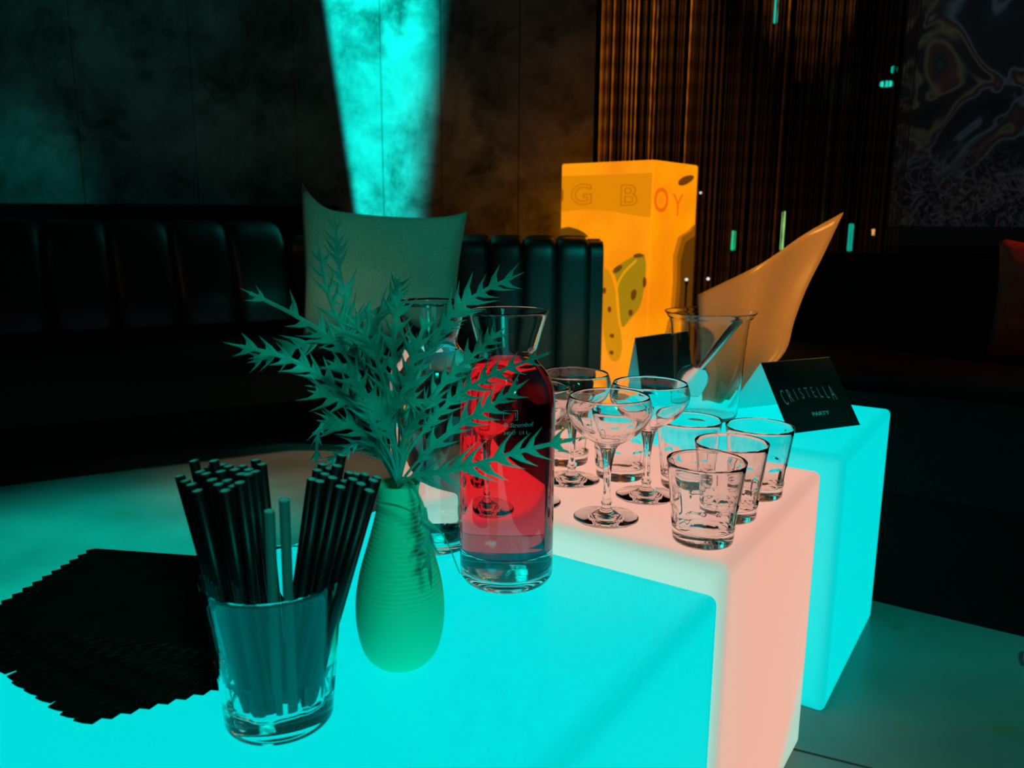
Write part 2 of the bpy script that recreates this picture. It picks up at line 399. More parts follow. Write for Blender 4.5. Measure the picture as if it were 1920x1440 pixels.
# ------------------------------------------------------------------ coupes
def coupe_mesh():
    bm = bmesh.new()
    foot = [(0, .0012), (.018, .0008), (.0345, .0), (.0355, .0009), (.0345, .0018), (.026, .0036), (.014, .0060), (.0075, .0090), (.0052, .0135),
            (.0058, .0165), (.0062, .0180), (.0052, .0196), (.0042, .026), (.0040, .040), (.0046, .055), (.0064, .068), (.0088, .0775), (.0105, .0815)]
    bowl_o = [(.0140, .0850), (.0220, .0895), (.0330, .0965), (.0425, .1055), (.0485, .1150), (.0502, .1230), (.0485, .1310), (.0462, .1368), (.0455, .1378)]
    bowl_i = [(.0449, .1368), (.0472, .1308), (.0488, .1230), (.0471, .1158), (.0410, .1068), (.0315, .0982), (.0205, .0912), (.0120, .0868), (.0065, .0835), (.0, .0820)]
    prof = smooth1(foot, 64) + smooth1(bowl_o, 28) + smooth1(bowl_i, 32)
    prof = [(max(r, 0) * (1 - .07 * min(1, max(0, (z - .085) / .02))), z) for r, z in prof]; prof[0] = (0, prof[0][1]); prof[-1] = (0, prof[-1][1])
    bm_lathe(bm, prof, 72)
    return bm
c0 = thing('coupe_glass', 'front coupe glass, nearest the viewer on the pink cube', 'glass', (.105, .856, .4002))
obj('bowl', coupe_mesh(), M['glass'], c0)
for lab, x, y in (('coupe glass behind and to the right of the front coupe', .161, .931), ('farthest coupe glass, behind the front coupe', .076, .990),
                  ('coupe glass half hidden behind the shoulder of the red carafe', .022, .905)):
    c = copy_tree(c0); c.location = (x, y, .4002); c['label'] = lab

# ------------------------------------------------------------------ carafes
CO = [(0, .0035), (.022, .003), (.034, .0), (.0385, .0012), (.0415, .006), (.0422, .012), (.0424, .060), (.0424, .120), (.0424, .155), (.0420, .168), (.0395, .181),
      (.0340, .1915), (.0280, .1985), (.0250, .2035), (.0246, .2075), (.0262, .214), (.0300, .228), (.0342, .2420), (.0350, .2448)]
CI = [(.0342, .2440), (.0328, .2405), (.0284, .2262), (.0246, .2130), (.0228, .2070), (.0232, .2025), (.0268, .1962), (.0325, .1893), (.0378, .1795), (.0402, .1675), (.0406, .155),
      (.0406, .120), (.0406, .060), (.0405, .018), (.0390, .0115), (.034, .0085), (.020, .0075), (0, .0070)]
def carafe(label, x, y):
    t = thing('carafe', label, 'carafe', (x, y, .4002))
    bm = bmesh.new(); pr = smooth1(CO, 90) + smooth1(CI, 90)
    pr = [(max(r, 0), max(z, 0)) for r, z in pr]; pr[0] = (0, pr[0][1]); pr[-1] = (0, pr[-1][1])
    bm_lathe(bm, pr, 80); obj('bottle', bm, M['glass'], t)
    return t
def inner_r(z):
    P = CI[::-1]
    for (r0, z0), (r1, z1) in zip(P, P[1:]):
        if z0 <= z <= z1: return r0 + (r1 - r0) * (z - z0) / (z1 - z0)
    return .023
def liquid(z0, z1, grow=.0005):
    bm = bmesh.new(); n = 40
    pr = [(0, z0 - (.0 if z0 > .01 else .0004))]
    for i in range(n):
        z = z0 + (z1 - z0) * i / (n - 1); pr.append((inner_r(max(z, .0078)) + grow, z))
    pr.append((0, z1)); bm_lathe(bm, pr, 80); return bm
CX, CYY = -.004, .700
fc = carafe('front carafe filled with red drink, etched with small writing', CX, CYY)
dr = thing('red_drink', 'layered drink in the front carafe, red over a clear bottom layer', 'drink', (CX, CYY, .4002))
o = obj('red_layer', liquid(.0315, .2045), M['red_liquid'], dr); auto_smooth(o)
o = obj('clear_layer', liquid(.0078, .0328), M['clear_liquid'], dr); o['label'] = 'clear layer at the bottom'; auto_smooth(o)
BX, BY = -.078, .782
carafe('back carafe of clear water behind the plant', BX, BY)
wt = thing('water', 'clear water filling the back carafe', 'drink', (BX, BY, .4002))
auto_smooth(obj('water_body', liquid(.0078, .198), M['water'], wt))

# etched marks on the front carafe
def text_part(name, body, size, m, parent, mtx, extrude=.0001, xs_=1., bold=0, align='LEFT', shear=0):
    cu = bpy.data.curves.new(name, 'FONT'); cu.body = body; cu.size = size; cu.extrude = extrude; cu.offset = bold; cu.align_x = align; cu.shear = shear
    o = bpy.data.objects.new(name, cu); COL.objects.link(o)
    dg = bpy.context.evaluated_depsgraph_get(); me = bpy.data.meshes.new_from_object(o.evaluated_get(dg))
    bpy.data.objects.remove(o); bpy.data.curves.remove(cu)
    me.transform(Matrix.Diagonal((xs_, 1, 1, 1))); me.transform(mtx) if mtx is not None else None
    me.materials.clear(); me.materials.append(m)
    o2 = bpy.data.objects.new(name, me); COL.objects.link(o2); o2.parent = parent
    return o2
def wrap(me_obj, R, a0, z0):
    for v in me_obj.data.vertices:
        a = a0 + v.co.x / R; rr = R + v.co.z
        v.co = Vector((rr * math.cos(a), rr * math.sin(a), z0 + v.co.y))
A0 = -PI / 2 - .07
for body, sz, z0, dx, sh in (('Stromboli', .0052, .1515, .0050, .3), ('34047  1/1 L', .0042, .1450, 0, 0)):
    t_ = text_part('etched_text', body, sz, M['etch'], fc, None, .00005, 1, .0, 'LEFT', sh); wrap(t_, .04255, A0 + dx / .0425, z0)
bm = bmesh.new()
for cx_, r_ in ((0.0018, .0018),):
    for k_ in range(20):
        a, b = 2 * PI * k_ / 20, 2 * PI * (k_ + 1) / 20
        bm.faces.new([bm.verts.new((cx_ + rr * math.cos(q), .0018 + rr * math.sin(q), 0)) for rr, q in ((r_, a), (r_, b), (r_ - .0004, b), (r_ - .0004, a))])
for x0, y0, x1, y1 in ((.0016, 0, .0020, .0036), (0, .0016, .0036, .0020)):
    bm.faces.new([bm.verts.new(p) for p in ((x0, y0, 0), (x1, y0, 0), (x1, y1, 0), (x0, y1, 0))])
o = obj('etched_emblem', bm, M['etch'], fc, smooth=False); wrap(o, .04255, A0, .1515)
bm = bmesh.new()
for x0, y0, x1, y1 in ((0, 0, .012, .0004), (0, .008, .012, .0084), (0, 0, .0004, .008), (.0116, 0, .012, .008), (.0100, .002, .0104, .006)):
    bm.faces.new([bm.verts.new(p) for p in ((x0, y0, 0), (x1, y0, 0), (x1, y1, 0), (x0, y1, 0))])
o = obj('etched_frame', bm, M['etch'], fc, smooth=False); wrap(o, .04255, A0, .1575)

# ------------------------------------------------------------------ vase
VX, VY = -.0805, .552
vt = thing('vase', 'ribbed mint green ceramic vase beside the straws', 'vase', (VX, VY, .4002))
vp = smooth1([(.0, .0), (.0155, .0), (.0215, .003), (.0275, .012), (.0310, .026), (.0322, .040), (.0312, .056), (.0275, .074), (.0222, .092), (.0178, .108), (.0152, .120), (.0146, .130), (.0152, .1345), (.0156, .1362)], 420)
def vr(r, z):
    a = min(1, max(0, (z - .048) / .02)) * (1 if z < .128 else 0)
    return r + a * .00048 * (abs(math.sin(z * PI / .0031)) * 1.6 - 1)
prof = [(max(0, vr(r, z)), z) for r, z in vp] + [(.0148, .1366), (.0138, .1362), (.0130, .130), (.0135, .118), (.0160, .106), (.020, .090), (.026, .07), (.029, .04), (.02, .008), (0, .006)]
prof[0] = (0, 0)
bm = bmesh.new(); bm_lathe(bm, prof, 80); obj('body', bm, M['vase'], vt)
vt.rotation_euler = (math.radians(-1), 0, 0)

# ------------------------------------------------------------------ plant
plant = thing('leafy_sprigs', 'bunch of spiky toothed green leaf sprigs standing in the mint vase', 'plant', (VX, VY, .53))
PO = Vector((VX, VY, .53))
def frond(path, lobes=None, lob=.016, bare=.25, width=.0055, twist=0., seed=0, stem=.0011, droop=False, face=None):
    """one deeply toothed leaf: mid-rib tube, winged blade and alternate pointed teeth"""
    rnd = random.Random(seed * 13 + 5)
    P = [at(*p) for p in path]; n = 60
    pts = spline(P, n); L = sum((b - a).length for a, b in zip(pts, pts[1:]))
    bm = bmesh.new()
    bm_tube(bm, pts[::3] + [pts[-1]], [stem * (1.15 - .85 * i / 21) for i in range(len(pts[::3]) + 1)], 6)
    view = Vector((0, 0, CAM_H)) - pts[n // 2]; view = (face or view).normalized()
    def frame(i):
        t = (pts[min(i + 1, n - 1)] - pts[max(i - 1, 0)]).normalized()
        s_ = t.cross(view).normalized(); a = twist * (.4 + i / n)
        nn = s_.cross(t)
        return t, (s_ * math.cos(a) + nn * math.sin(a)).normalized(), nn
    step = .0102; m_ = max(3, int(L * (1 - bare) / step))
    for j in range(m_ + 1):
        f = bare + (1 - bare) * j / m_
        i = min(n - 1, int(f * (n - 1))); t, sd, nn = frame(i)
        sz = lob * (.55 + .9 * math.sin(PI * min(1, (j + 1.2) / (m_ + 2.4)) ** .85)) * rnd.uniform(.78, 1.12)
        if j == m_: # terminal tooth
            tip = pts[-1] + t * sz * .5; w = width * .26; q_ = pts[-5]
            a = bm.verts.new(q_ - sd * w); b = bm.verts.new(tip); c_ = bm.verts.new(q_ + sd * w); d = bm.verts.new(q_ + nn * .0006)
            bm.faces.new((a, d, b)); bm.faces.new((d, c_, b)); continue
        for sg in (-1, 1):
            if rnd.random() < .06: continue
            ang = rnd.uniform(.62, .95); dirv = t * math.cos(ang) + sd * sg * math.sin(ang) + nn * rnd.uniform(-.25, .3)
            dirv.normalize(); off = t * rnd.uniform(-.0022, .0022)
            base = pts[i] + off; w = width * rnd.uniform(.75, 1.05) * (.6 + .4 * sz / lob)
            b0 = bm.verts.new(base - t * w * .75); b1 = bm.verts.new(base + t * w * .75)
            mid = base + dirv * sz * .5
            q = dirv.cross(nn).normalized()
            m0 = bm.verts.new(mid - t * w * .42 - nn * .0006); m1 = bm.verts.new(mid + t * w * .30 - nn * .0006); mc = bm.verts.new(mid + nn * .0005)
            bc = bm.verts.new(base + nn * .0006)
            tip = bm.verts.new(base + dirv * sz + t * sz * .22 - nn * sz * .08)
            bm.faces.new((b0, m0, mc, bc)); bm.faces.new((bc, mc, m1, b1)); bm.faces.new((m0, tip, mc)); bm.faces.new((mc, tip, m1))
    # winged blade joining the teeth
    prev = None
    for i in range(int(bare * n), n, 3):
        t, sd, nn = frame(i); w = width * .42 * (1 - .5 * i / n)
        cur = [bm.verts.new(pts[i] + sd * w * q_ + nn * (.0004 if q_ == 0 else 0)) for q_ in (-1, 0, 1)]
        if prev:
            for k_ in (0, 1): bm.faces.new((prev[k_], prev[k_ + 1], cur[k_ + 1], cur[k_]))
        prev = cur
    for v in bm.verts: v.co -= PO
    return obj('frond', bm, M['leaf'], plant, smooth=False)
B0 = (746, 915, .552)
FR = [
 ([B0, (722, 850, .552), (690, 745, .555), (640, 655, .56), (560, 595, .57), (460, 545, .58)], .0135, .48, 0),
 ([B0, (725, 860, .545), (700, 790, .54), (620, 720, .53), (540, 672, .52), (432, 645, .515)], .012, .35, .2),
 ([(700, 700, .56), (680, 650, .56), (640, 625, .565), (570, 645, .57), (515, 665, .575), (472, 678, .58)], .013, .22, -.3),
 ([B0, (728, 850, .56), (700, 730, .57), (655, 640, .58), (618, 560, .59), (596, 450, .60)], .015, .50, .3),
 ([B0, (735, 800, .60), (700, 700, .63), (660, 600, .65), (635, 500, .66), (628, 412, .67)], .016, .5, -.3),
 ([B0, (740, 820, .55), (742, 740, .55), (738, 650, .55), (745, 580, .555), (750, 540, .56)], .013, .30, .1),
 ([B0, (760, 800, .57), (785, 700, .585), (830, 610, .60), (890, 555, .61), (975, 514, .62)], .015, .50, 0),
 ([B0, (765, 850, .56), (810, 790, .57), (860, 740, .585), (930, 700, .60), (1028, 662, .61)], .0135, .34, .15),
 ([B0, (770, 880, .555), (820, 830, .555), (880, 785, .56), (930, 755, .565), (985, 716, .57)], .013, .30, -.2),
 ([B0, (775, 892, .55), (830, 885, .545), (900, 868, .54), (980, 845, .53), (1082, 822, .52)], .0165, .22, 0),
 ([B0, (765, 830, .56), (800, 760, .565), (850, 700, .57), (905, 650, .58), (940, 620, .59)], .013, .4, .2),
 ([B0, (735, 880, .535), (700, 830, .525), (660, 800, .52), (630, 795, .515), (605, 790, .51)], .012, .40, .3),
 ([B0, (730, 870, .54), (700, 800, .53), (670, 750, .525), (625, 745, .52), (588, 735, .52)], .013, .40, -.2),
 ([B0, (738, 850, .54), (730, 770, .535), (715, 700, .53), (690, 640, .53), (650, 592, .53)], .014, .36, .2),
 ([B0, (748, 840, .54), (752, 760, .535), (770, 690, .53), (785, 640, .53), (800, 600, .53)], .013, .34, -.2),
 ([B0, (742, 860, .53), (728, 800, .52), (735, 760, .515), (765, 745, .51), (790, 765, .505)], .011, .40, 0),
 ([B0, (740, 840, .58), (700, 770, .60), (660, 700, .61), (650, 620, .62), (690, 585, .62), (740, 588, .61)], .011, .6, .3),
 ([B0, (752, 870, .535), (758, 820, .53), (775, 790, .525), (800, 760, .52), (835, 735, .52)], .012, .3, .4),
 ([B0, (745, 860, .53), (735, 820, .52), (722, 790, .515), (705, 765, .51), (690, 740, .505)], .011, .3, -.3),
 ([B0, (765, 905, .54), (790, 940, .53), (800, 985, .52), (803, 1040, .515), (808, 1095, .51)], .0085, .45, .2),
 ([B0, (728, 880, .60), (690, 820, .62), (640, 790, .63), (600, 800, .64), (592, 880, .65)], .010, .45, .5),
 ([B0, (735, 880, .59), (705, 850, .60), (670, 830, .61), (640, 850, .62), (610, 870, .62)], .010, .35, .4),
 ([B0, (757, 830, .58), (770, 750, .60), (790, 680, .61), (820, 630, .62), (850, 600, .62)], .013, .42, -.3),
 ([B0, (744, 850, .57), (735, 760, .58), (715, 660, .59), (700, 610, .60), (735, 560, .60), (748, 525, .60)], .012, .5, .3),
 ([B0, (735, 860, .525), (700, 800, .51), (680, 740, .505), (655, 700, .50), (620, 680, .50)], .012, .35, .1),
]
for i, (p, lob, bare, tw) in enumerate(FR): frond(p, lob=lob * .86 + .001, bare=bare, twist=tw, seed=i, width=.0058)
for i, p in enumerate(([(700, 940, .535), (750, 950, .518), (800, 975, .51), (835, 1010, .515), (862, 1075, .53)], [B0, (768, 900, .535), (785, 930, .525), (792, 980, .52)],
                       [B0, (725, 862, .552), (705, 800, .55), (680, 740, .545)], [B0, (755, 850, .55), (765, 760, .56), (790, 690, .57)])):
    bm = bmesh.new(); bm_tube(bm, spline([at(*q) for q in p], 14), [.0009 - .00004 * k_ for k_ in range(14)] if i < 2 else .0016, 6)
    for v in bm.verts: v.co -= PO
    obj('stem', bm, M['stem'], plant)

# ------------------------------------------------------------------ straws
def straw(a, b, label, group=None, r=.0031):
    a = Vector(a); b = Vector(b); t = b - a; L = t.length
    o = bpy.data.objects.new('straw', STRAW); COL.objects.link(o)
    o.location = a; o.rotation_euler = t.to_track_quat('Z', 'X').to_euler(); o.scale = (1, 1, L / .16)
    return tag(o, label, 'straw', group)
bm = bmesh.new(); r_ = .0031; n_ = 14
rings = []
for z, rr in ((0, r_ - .0007), (0, r_), (.16, r_), (.16, r_ - .0007), (.1585, r_ - .0008)):
    rings.append([bm.verts.new((rr * math.cos(2 * PI * j / n_), rr * math.sin(2 * PI * j / n_), z)) for j in range(n_)])
for q, (A, B) in enumerate(zip(rings, rings[1:])):
    for j in range(n_):
        f = bm.faces.new((A[j], A[(j + 1) % n_], B[(j + 1) % n_], B[j])); f.material_index = 1 if q >= 2 else 0
f = bm.faces.new(rings[-1]); f.material_index = 1
f = bm.faces.new(rings[0][::-1]); f.material_index = 1
STRAW = bpy.data.meshes.new('straw'); bm.to_mesh(STRAW); bm.free()
STRAW.materials.append(M['straw']); STRAW.materials.append(M['straw_in'])
for p in STRAW.polygons: p.use_smooth = len(p.vertices) == 4
rnd = random.Random(3); d_ = .0066
for i in range(-4, 5):
    for j in range(-4, 5):
        x = (i + .5 * (j % 2)) * d_ + .002; y = j * d_ * .866
        if math.hypot(x, y) > .0252 or (y < -.010 and -.001 < x < .016): continue
        left = x < .0015
        if left: tx, ty, g = (x + .011) * 1.9 - .027, y * 1.25 - .004, 'straws leaning left in the front tumbler'
        else: tx, ty, g = (x - .012) * 1.9 + .047, y * 1.25 - .002, 'straws leaning right in the front tumbler'
        z1 = .562 + rnd.uniform(-.003, .003) + (.006 if rnd.random() < .2 and y > 0 else 0)
        if left: z1 += .004
        straw((SGX + x, SGY + y, .4145), (SGX + tx, SGY + ty, z1),
              'black paper straw leaning left in the bundle nearer the napkins' if left else 'black paper straw leaning right in the bundle nearer the vase', g)
PALE = STRAW.copy(); PALE.materials[0] = M['straw_lit']
for q_ in (straw((SGX + .006, SGY - .0235, .4145), at(505, 958, .440), 'shorter loose straw coloured as lit from the front, left one of the middle pair'),
           straw((SGX + .0145, SGY - .0205, .4145), at(533, 937, .443), 'longer loose straw coloured as lit from the front, right one of the middle pair')): q_.data = PALE

# ------------------------------------------------------------------ napkins
def napkin_bm(wd, dp, curl=0):
    """folded tissue square with pinked edges; origin at its right rear corner, extends to -x and -y"""
    bm = bmesh.new(); th = .0010; tooth = .0054
    nx = int(wd / (tooth * 2)); ny = int(dp / (tooth * 2))
    pts = []
    pts.append((0, 0)); pts.append((-wd, 0))
    for k_ in range(ny):
        y = -dp * (k_ + .5) / ny; pts.append((-wd - tooth * .9, y)); pts.append((-wd, -dp * (k_ + 1) / ny))
    for k_ in range(nx):
        x = -wd + wd * (k_ + .5) / nx; pts.append((x, -dp - tooth * .8)); pts.append((-wd + wd * (k_ + 1) / nx, -dp))
    bm_prism(bm, pts, 0, th)
    return bm
piv = Vector((-.225, .592))
NN = 14
for i in range(NN):
    f = i / (NN - 1)
    bm = napkin_bm(.158, .144)
    for v in bm.verts: v.co.y += .072
    a0 = math.radians(30 - 38 * f + random.uniform(-1, 1))
    o = obj('napkin', bm, M['napkin'], None, smooth=False)
    px_, py_ = -.172 - .056 * f + random.uniform(-.002, .002), .6125 - .020 * f
    o.location = (px_, py_, .4003 + i * .0022); o.rotation_euler = (0, 0, a0)
    tag(o, 'black napkin with pinked edge in the fanned stack' if 0 < i < NN - 1 else ('bottom napkin of the fanned black stack' if i == 0 else 'topmost black napkin of the fanned stack'), 'napkin', 'black napkins fanned on the front cube')

# ------------------------------------------------------------------ tent cards
def tent_card(label, A, B, C, Hh, group=None, lettering=False, fan=0):
    """A,B: bottom ends of the front panel (left,right); C: bottom left of the rear panel"""
    A = Vector((*A, .4003)); B = Vector((*B, .4003)); C = Vector((*C, .4003)); D = B + (C - A)
    R0 = (A + C) / 2; R0.z += Hh; R1 = (B + D) / 2; R1.z += Hh
    t = thing('folded_card', label, 'sign', (A + B) / 2, 0, group); O = (A + B) / 2
    def panel(name, p, q, r, s, thick, mo, mi):
        n = (q - p).cross(s - p).normalized(); bm = bmesh.new()
        f = [bm.verts.new(v - O) for v in (p, q, r, s)]; b = [bm.verts.new(v - n * thick - O) for v in (p, q, r, s)]
        bm.faces.new(f); fb = bm.faces.new(b[::-1]); fb.material_index = 1
        for i in range(4): g = bm.faces.new((f[i], f[(i + 1) % 4], b[(i + 1) % 4], b[i])); g.material_index = 1
        me = bpy.data.meshes.new(name); bm.to_mesh(me); bm.free()
        return obj(name, me, [mo, mi], t)
    fr = panel('front_panel', A, B, R1, R0, .0005, M['card_black'], M['card_white'])
    panel('rear_panel', D, C, R0, R1, .0005, M['card_black'], M['card_white'])
    if lettering:
        ex = (B - A).normalized(); ey = (R0 - A); ey = (ey - ex * ey.dot(ex)); hgt = ey.length; ey.normalize(); ez = ex.cross(ey)
        W_ = (B - A).length; o0 = A + ez * .0004 - O
        sk = (R0 - A).dot(ex) / hgt
        word = 'CRISTELLA'; n = len(word); top = hgt * .60
        ctr = (n - 1) / 2
        for i, ch in enumerate(word):
            u = (i - ctr) / ctr; hh = .0205 + .0085 * abs(u) ** 2.2
            bs = hh / .0072
            mx = Matrix(((ex.x, ey.x, ez.x, 0), (ex.y, ey.y, ez.y, 0), (ex.z, ey.z, ez.z, 0), (0, 0, 0, 1)))
            y0 = top - hh; x0 = W_ * (.115 + .77 * (i + .5) / n)
            pos = o0 + ex * x0 + ey * y0
            text_part('letter', ch, .01, M['print'], fr, Matrix.Translation(pos) @ mx @ Matrix.Diagonal((1.25, bs, 1, 1)), .00005, 1., -.00012, 'CENTER')
        pos = o0 + ex * W_ * .54 + ey * (hgt * .195)
        text_part('small_word', 'PARTY', .0088, M['print'], fr, Matrix.Translation(pos) @ mx, .00005, 1.35, .0003, 'CENTER')
    return t
tent_card('black folded name card reading CRISTELLA PARTY on the back cube', (.432, 1.228), (.568, 1.290), (.380, 1.397), .098, lettering=True)
tent_card('plain black folded card at the left of the back cube, behind the ice bucket', (.2360, 1.437), (.352, 1.548), (.206, 1.475), .118)

# ------------------------------------------------------------------ tan curled sheet
Lp = [Vector((p.x * 1.02, p.y + .035, p.z)) for p in spline([(.342, 1.425, .4003), (.336, 1.43, .50), (.329, 1.435, .594)], 25)]
Rp = [Vector((p.x * 1.02, p.y + .035, p.z)) for p in spline([(.396, 1.425, .4003), (.450, 1.43, .445), (.494, 1.435, .490), (.508, 1.435, .545), (.528, 1.435, .605), (.556, 1.435, .667), (.586, 1.43, .743)], 25)]
bm = bmesh.new(); NU = 20; g = []
for v in range(25):
    row = []
    for u in range(NU + 1):
        f = u / NU; p = Lp[v].lerp(Rp[v], f)
        p = p + Vector((0, -.024 * math.sin(PI * f ** .7) * (.35 + .65 * v / 24) + .05 * (v / 24) * f, 0))
        p.y += .012 * math.sin(f * 9 + v * .05)
        row.append(bm.verts.new(p))
    g.append(row)
for v in range(24):
    for u in range(NU): bm.faces.new((g[v][u], g[v][u + 1], g[v + 1][u + 1], g[v + 1][u]))
o = obj('curled_sheet', bm, M['sheet']); tag(o, 'tall curled tan sheet rising to a point behind the ice bucket', 'paper')
md = o.modifiers.new('thickness', 'SOLIDIFY'); md.thickness = .0008

# ------------------------------------------------------------------ ice bucket and scoop
bk = thing('ice_bucket', 'clear plastic ice bucket on the back cube with a metal scoop in it', 'bucket', (.327, 1.342, .4003))
bo = [(0, .0), (.044, .0), (.050, .003), (.0525, .012), (.056, .06), (.060, .11), (.064, .157), (.070, .170), (.0745, .1765), (.0750, .1785)]
bi = [(.0735, .1785), (.069, .1720), (.0622, .1585), (.058, .11), (.054, .06), (.0500, .014), (.046, .006), (.03, .004), (0, .004)]
bm = bmesh.new(); pr = smooth1(bo, 50) + smooth1(bi, 50); pr = [(max(0, r), max(0, z)) for r, z in pr]; pr[0] = (0, 0); pr[-1] = (0, pr[-1][1]); bm_lathe(bm, pr, 72)
obj('bucket_wall', bm, M['acrylic'], bk)
sc = thing('ice_scoop', 'polished metal scoop leaning in the clear ice bucket', 'scoop', (.327, 1.342, .42)); SO = Vector((.327, 1.342, .42))
h1, h0 = at(1387, 597, 1.325), at(1312, 690, 1.33)
bm = bmesh.new(); bm_tube(bm, [h0, h0.lerp(h1, .5), h1], [.0045, .0062, .0070], 18)
for v in bm.verts: v.co -= SO
hd = obj('handle', bm, M['steel'], sc); auto_smooth(hd)
bm = bmesh.new(); dv = (h1 - h0).normalized(); bm_tube(bm, [h1 + dv * .0002, h1 + dv * .0006], .0050, 18)
for v in bm.verts: v.co -= SO
obj('bore', bm, M['hole'], hd, smooth=False)
e0 = at(1290, 742, 1.345); pts = spline([h0, h0.lerp(e0, .35), e0], 14); bm = bmesh.new(); rows = []
for i, p in enumerate(pts):
    f = i / 13; w = .006 + .022 * math.sin(PI * min(1, f * .62 + .1)); t = (pts[min(i + 1, 13)] - pts[max(i - 1, 0)]).normalized()
    sd = t.cross(Vector((0, 1, 0))).normalized(); nn = sd.cross(t)
    rows.append([bm.verts.new(p - SO + sd * w * math.sin(q) + nn * w * .7 * (1 - math.cos(q))) for q in [(-1.3 + 2.6 * k_ / 12) for k_ in range(13)]])
for A, B in zip(rows, rows[1:]):
    for j in range(12): bm.faces.new((A[j], A[j + 1], B[j + 1], B[j]))
o = obj('scoop_bowl', bm, M['steel'], sc); md = o.modifiers.new('thickness', 'SOLIDIFY'); md.thickness = .0008

# ------------------------------------------------------------------ corner sofa (channel tufted)
sofa = thing('corner_sofa', 'black channel tufted leather corner sofa along the concrete wall', 'sofa', (0, 0, 0))
def channel_bm(w, top, flat=False, lean=False):
    prof = smooth1([(.06, .40), (.045, .47), (-.01, .56), (-.075, top - .055), (-.125, top - .014), (-.175, top), (-.215, top - .012), (-.235, top - .06), (-.235, .30)] if lean else
                   [(-.03, .04), (-.02, .2), (-.02, .40), (-.025, .55), (-.032, top - .035), (-.055, top - .006), (-.10, top), (-.145, top - .006), (-.165, top - .05), (-.165, .04)], 30)
    bm = bmesh.new(); K_ = 10; rows = []
    for i, (u, z) in enumerate(prof):
        a = prof[max(i - 1, 0)]; b = prof[min(i + 1, len(prof) - 1)]
        t = Vector((b[0] - a[0], b[1] - a[1])).normalized(); nrm = Vector((t.y, -t.x))
        row = []
        for k_ in range(K_ + 1):
            s_ = k_ / K_ * 2 - 1; bu = 0 if flat else .016 * (math.sqrt(max(0, 1 - s_ ** 4)))
            row.append(bm.verts.new((s_ * w / 2, -(u + nrm.x * bu), z + nrm.y * bu)))
        rows.append(row)
    for A, B in zip(rows, rows[1:]):
        for j in range(K_): bm.faces.new((A[j], A[j + 1], B[j + 1], B[j]))
    bm.faces.new([r[0] for r in rows]); bm.faces.new([r[-1] for r in rows][::-1])
    return bm
def mesh_of(bm, name, m):
    me = bpy.data.meshes.new(name); bmesh.ops.recalc_face_normals(bm, faces=bm.faces); bm.to_mesh(me); bm.free()
    for p in me.polygons: p.use_smooth = len(p.vertices) == 4
    me.materials.append(m); return me
P0, P1, P2 = Vector((-2.95, 1.53)), Vector((-.76, 2.757)), Vector((.262, 2.757))
chA = mesh_of(channel_bm(.175, .705, lean=True), 'channel', M['leather']); chB = mesh_of(channel_bm(.108, .658), 'channel', M['leather'])
def run(A, B, me, w):
    d = (B - A); L = d.length; d.normalize(); n = int(round(L / w)); ang = math.atan2(d.y, d.x)
    for i in range(n):
        p = A + d * (L * (i + .5) / n)
        o = bpy.data.objects.new('channel', me); COL.objects.link(o); o.parent = sofa
        o.location = (p.x, p.y, 0); o.rotation_euler = (0, 0, ang); o.scale = (L / n / w, 1, 1)
run(P0, P1 + Vector((.01, .004)), chA, .175); run(P1, P2, chB, .108)
bm = channel_bm(.045, .662, True); o = obj('end_panel', bm, M['leather'], sofa); o.location = (P2.x + .0225, P2.y, 0)
dA = (P1 - P0).normalized(); nA = Vector((dA.y, -dA.x)); dep = .32
c1 = P1 + nA * dep; t_ = (2.757 - dep - c1.y) / dA.y; corner = c1 + dA * t_
off = .02
seat = [P0 + nA * off, P1 + nA * off, Vector((-.10, 2.757 - off)), Vector((-.10, 2.757 - dep)), corner, P0 + nA * dep]
def poly_solid(name, poly, z0, z1, m, parent, bev=0):
    bm = bmesh.new(); bm_prism(bm, [tuple(p) for p in poly], z0, z1)
    if bev: bmesh.ops.bevel(bm, geom=[e for e in bm.edges if all(v.co.z > z1 - 1e-4 for v in e.verts)], offset=bev, segments=4, affect='EDGES')
    return obj(name, bm, m, parent, smooth=False)
poly_solid('seat', seat, .18, .36, M['seat_leather'], sofa, .03)
ins = [P0 + nA * off, P1 + nA * off, Vector((-.13, 2.757 - off)), Vector((-.13, 2.757 - .06)), P1 + nA * .06, P0 + nA * .06]
poly_solid('plinth', ins, 0, .18, M['dark_fabric'], sofa)

# ------------------------------------------------------------------ cushion on the corner sofa
def pillow_bm(w, h, t, n=28):
    bm = bmesh.new(); sides = []
    for sg in (1, -1):
        g = []
        for i in range(n + 1):
            row = []
            for j in range(n + 1):
                u, v = i / n * 2 - 1, j / n * 2 - 1
                th = t * ((1 - u ** 4) * (1 - v ** 4)) ** .55
                x = u * w / 2 * (1 - .055 * (1 - v * v) * abs(u)); z = v * h / 2 * (1 - .075 * (1 - u * u) * abs(v))
                wr = .0035 * noise.noise(Vector((u * 3, v * 3, sg))) + .011 * noise.noise(Vector((u * 1.8 + 9, v * 2.6, 4)))
                if abs(u) == 1 or abs(v) == 1:
                    y = 0
                else: y = -sg * (th + wr)
                row.append(bm.verts.new((x, y, z)))
            g.append(row)
        for i in range(n):
            for j in range(n):
                bm.faces.new((g[i][j], g[i + 1][j], g[i + 1][j + 1], g[i][j + 1]))
    bmesh.ops.remove_doubles(bm, verts=bm.verts, dist=1e-5)
    return bm
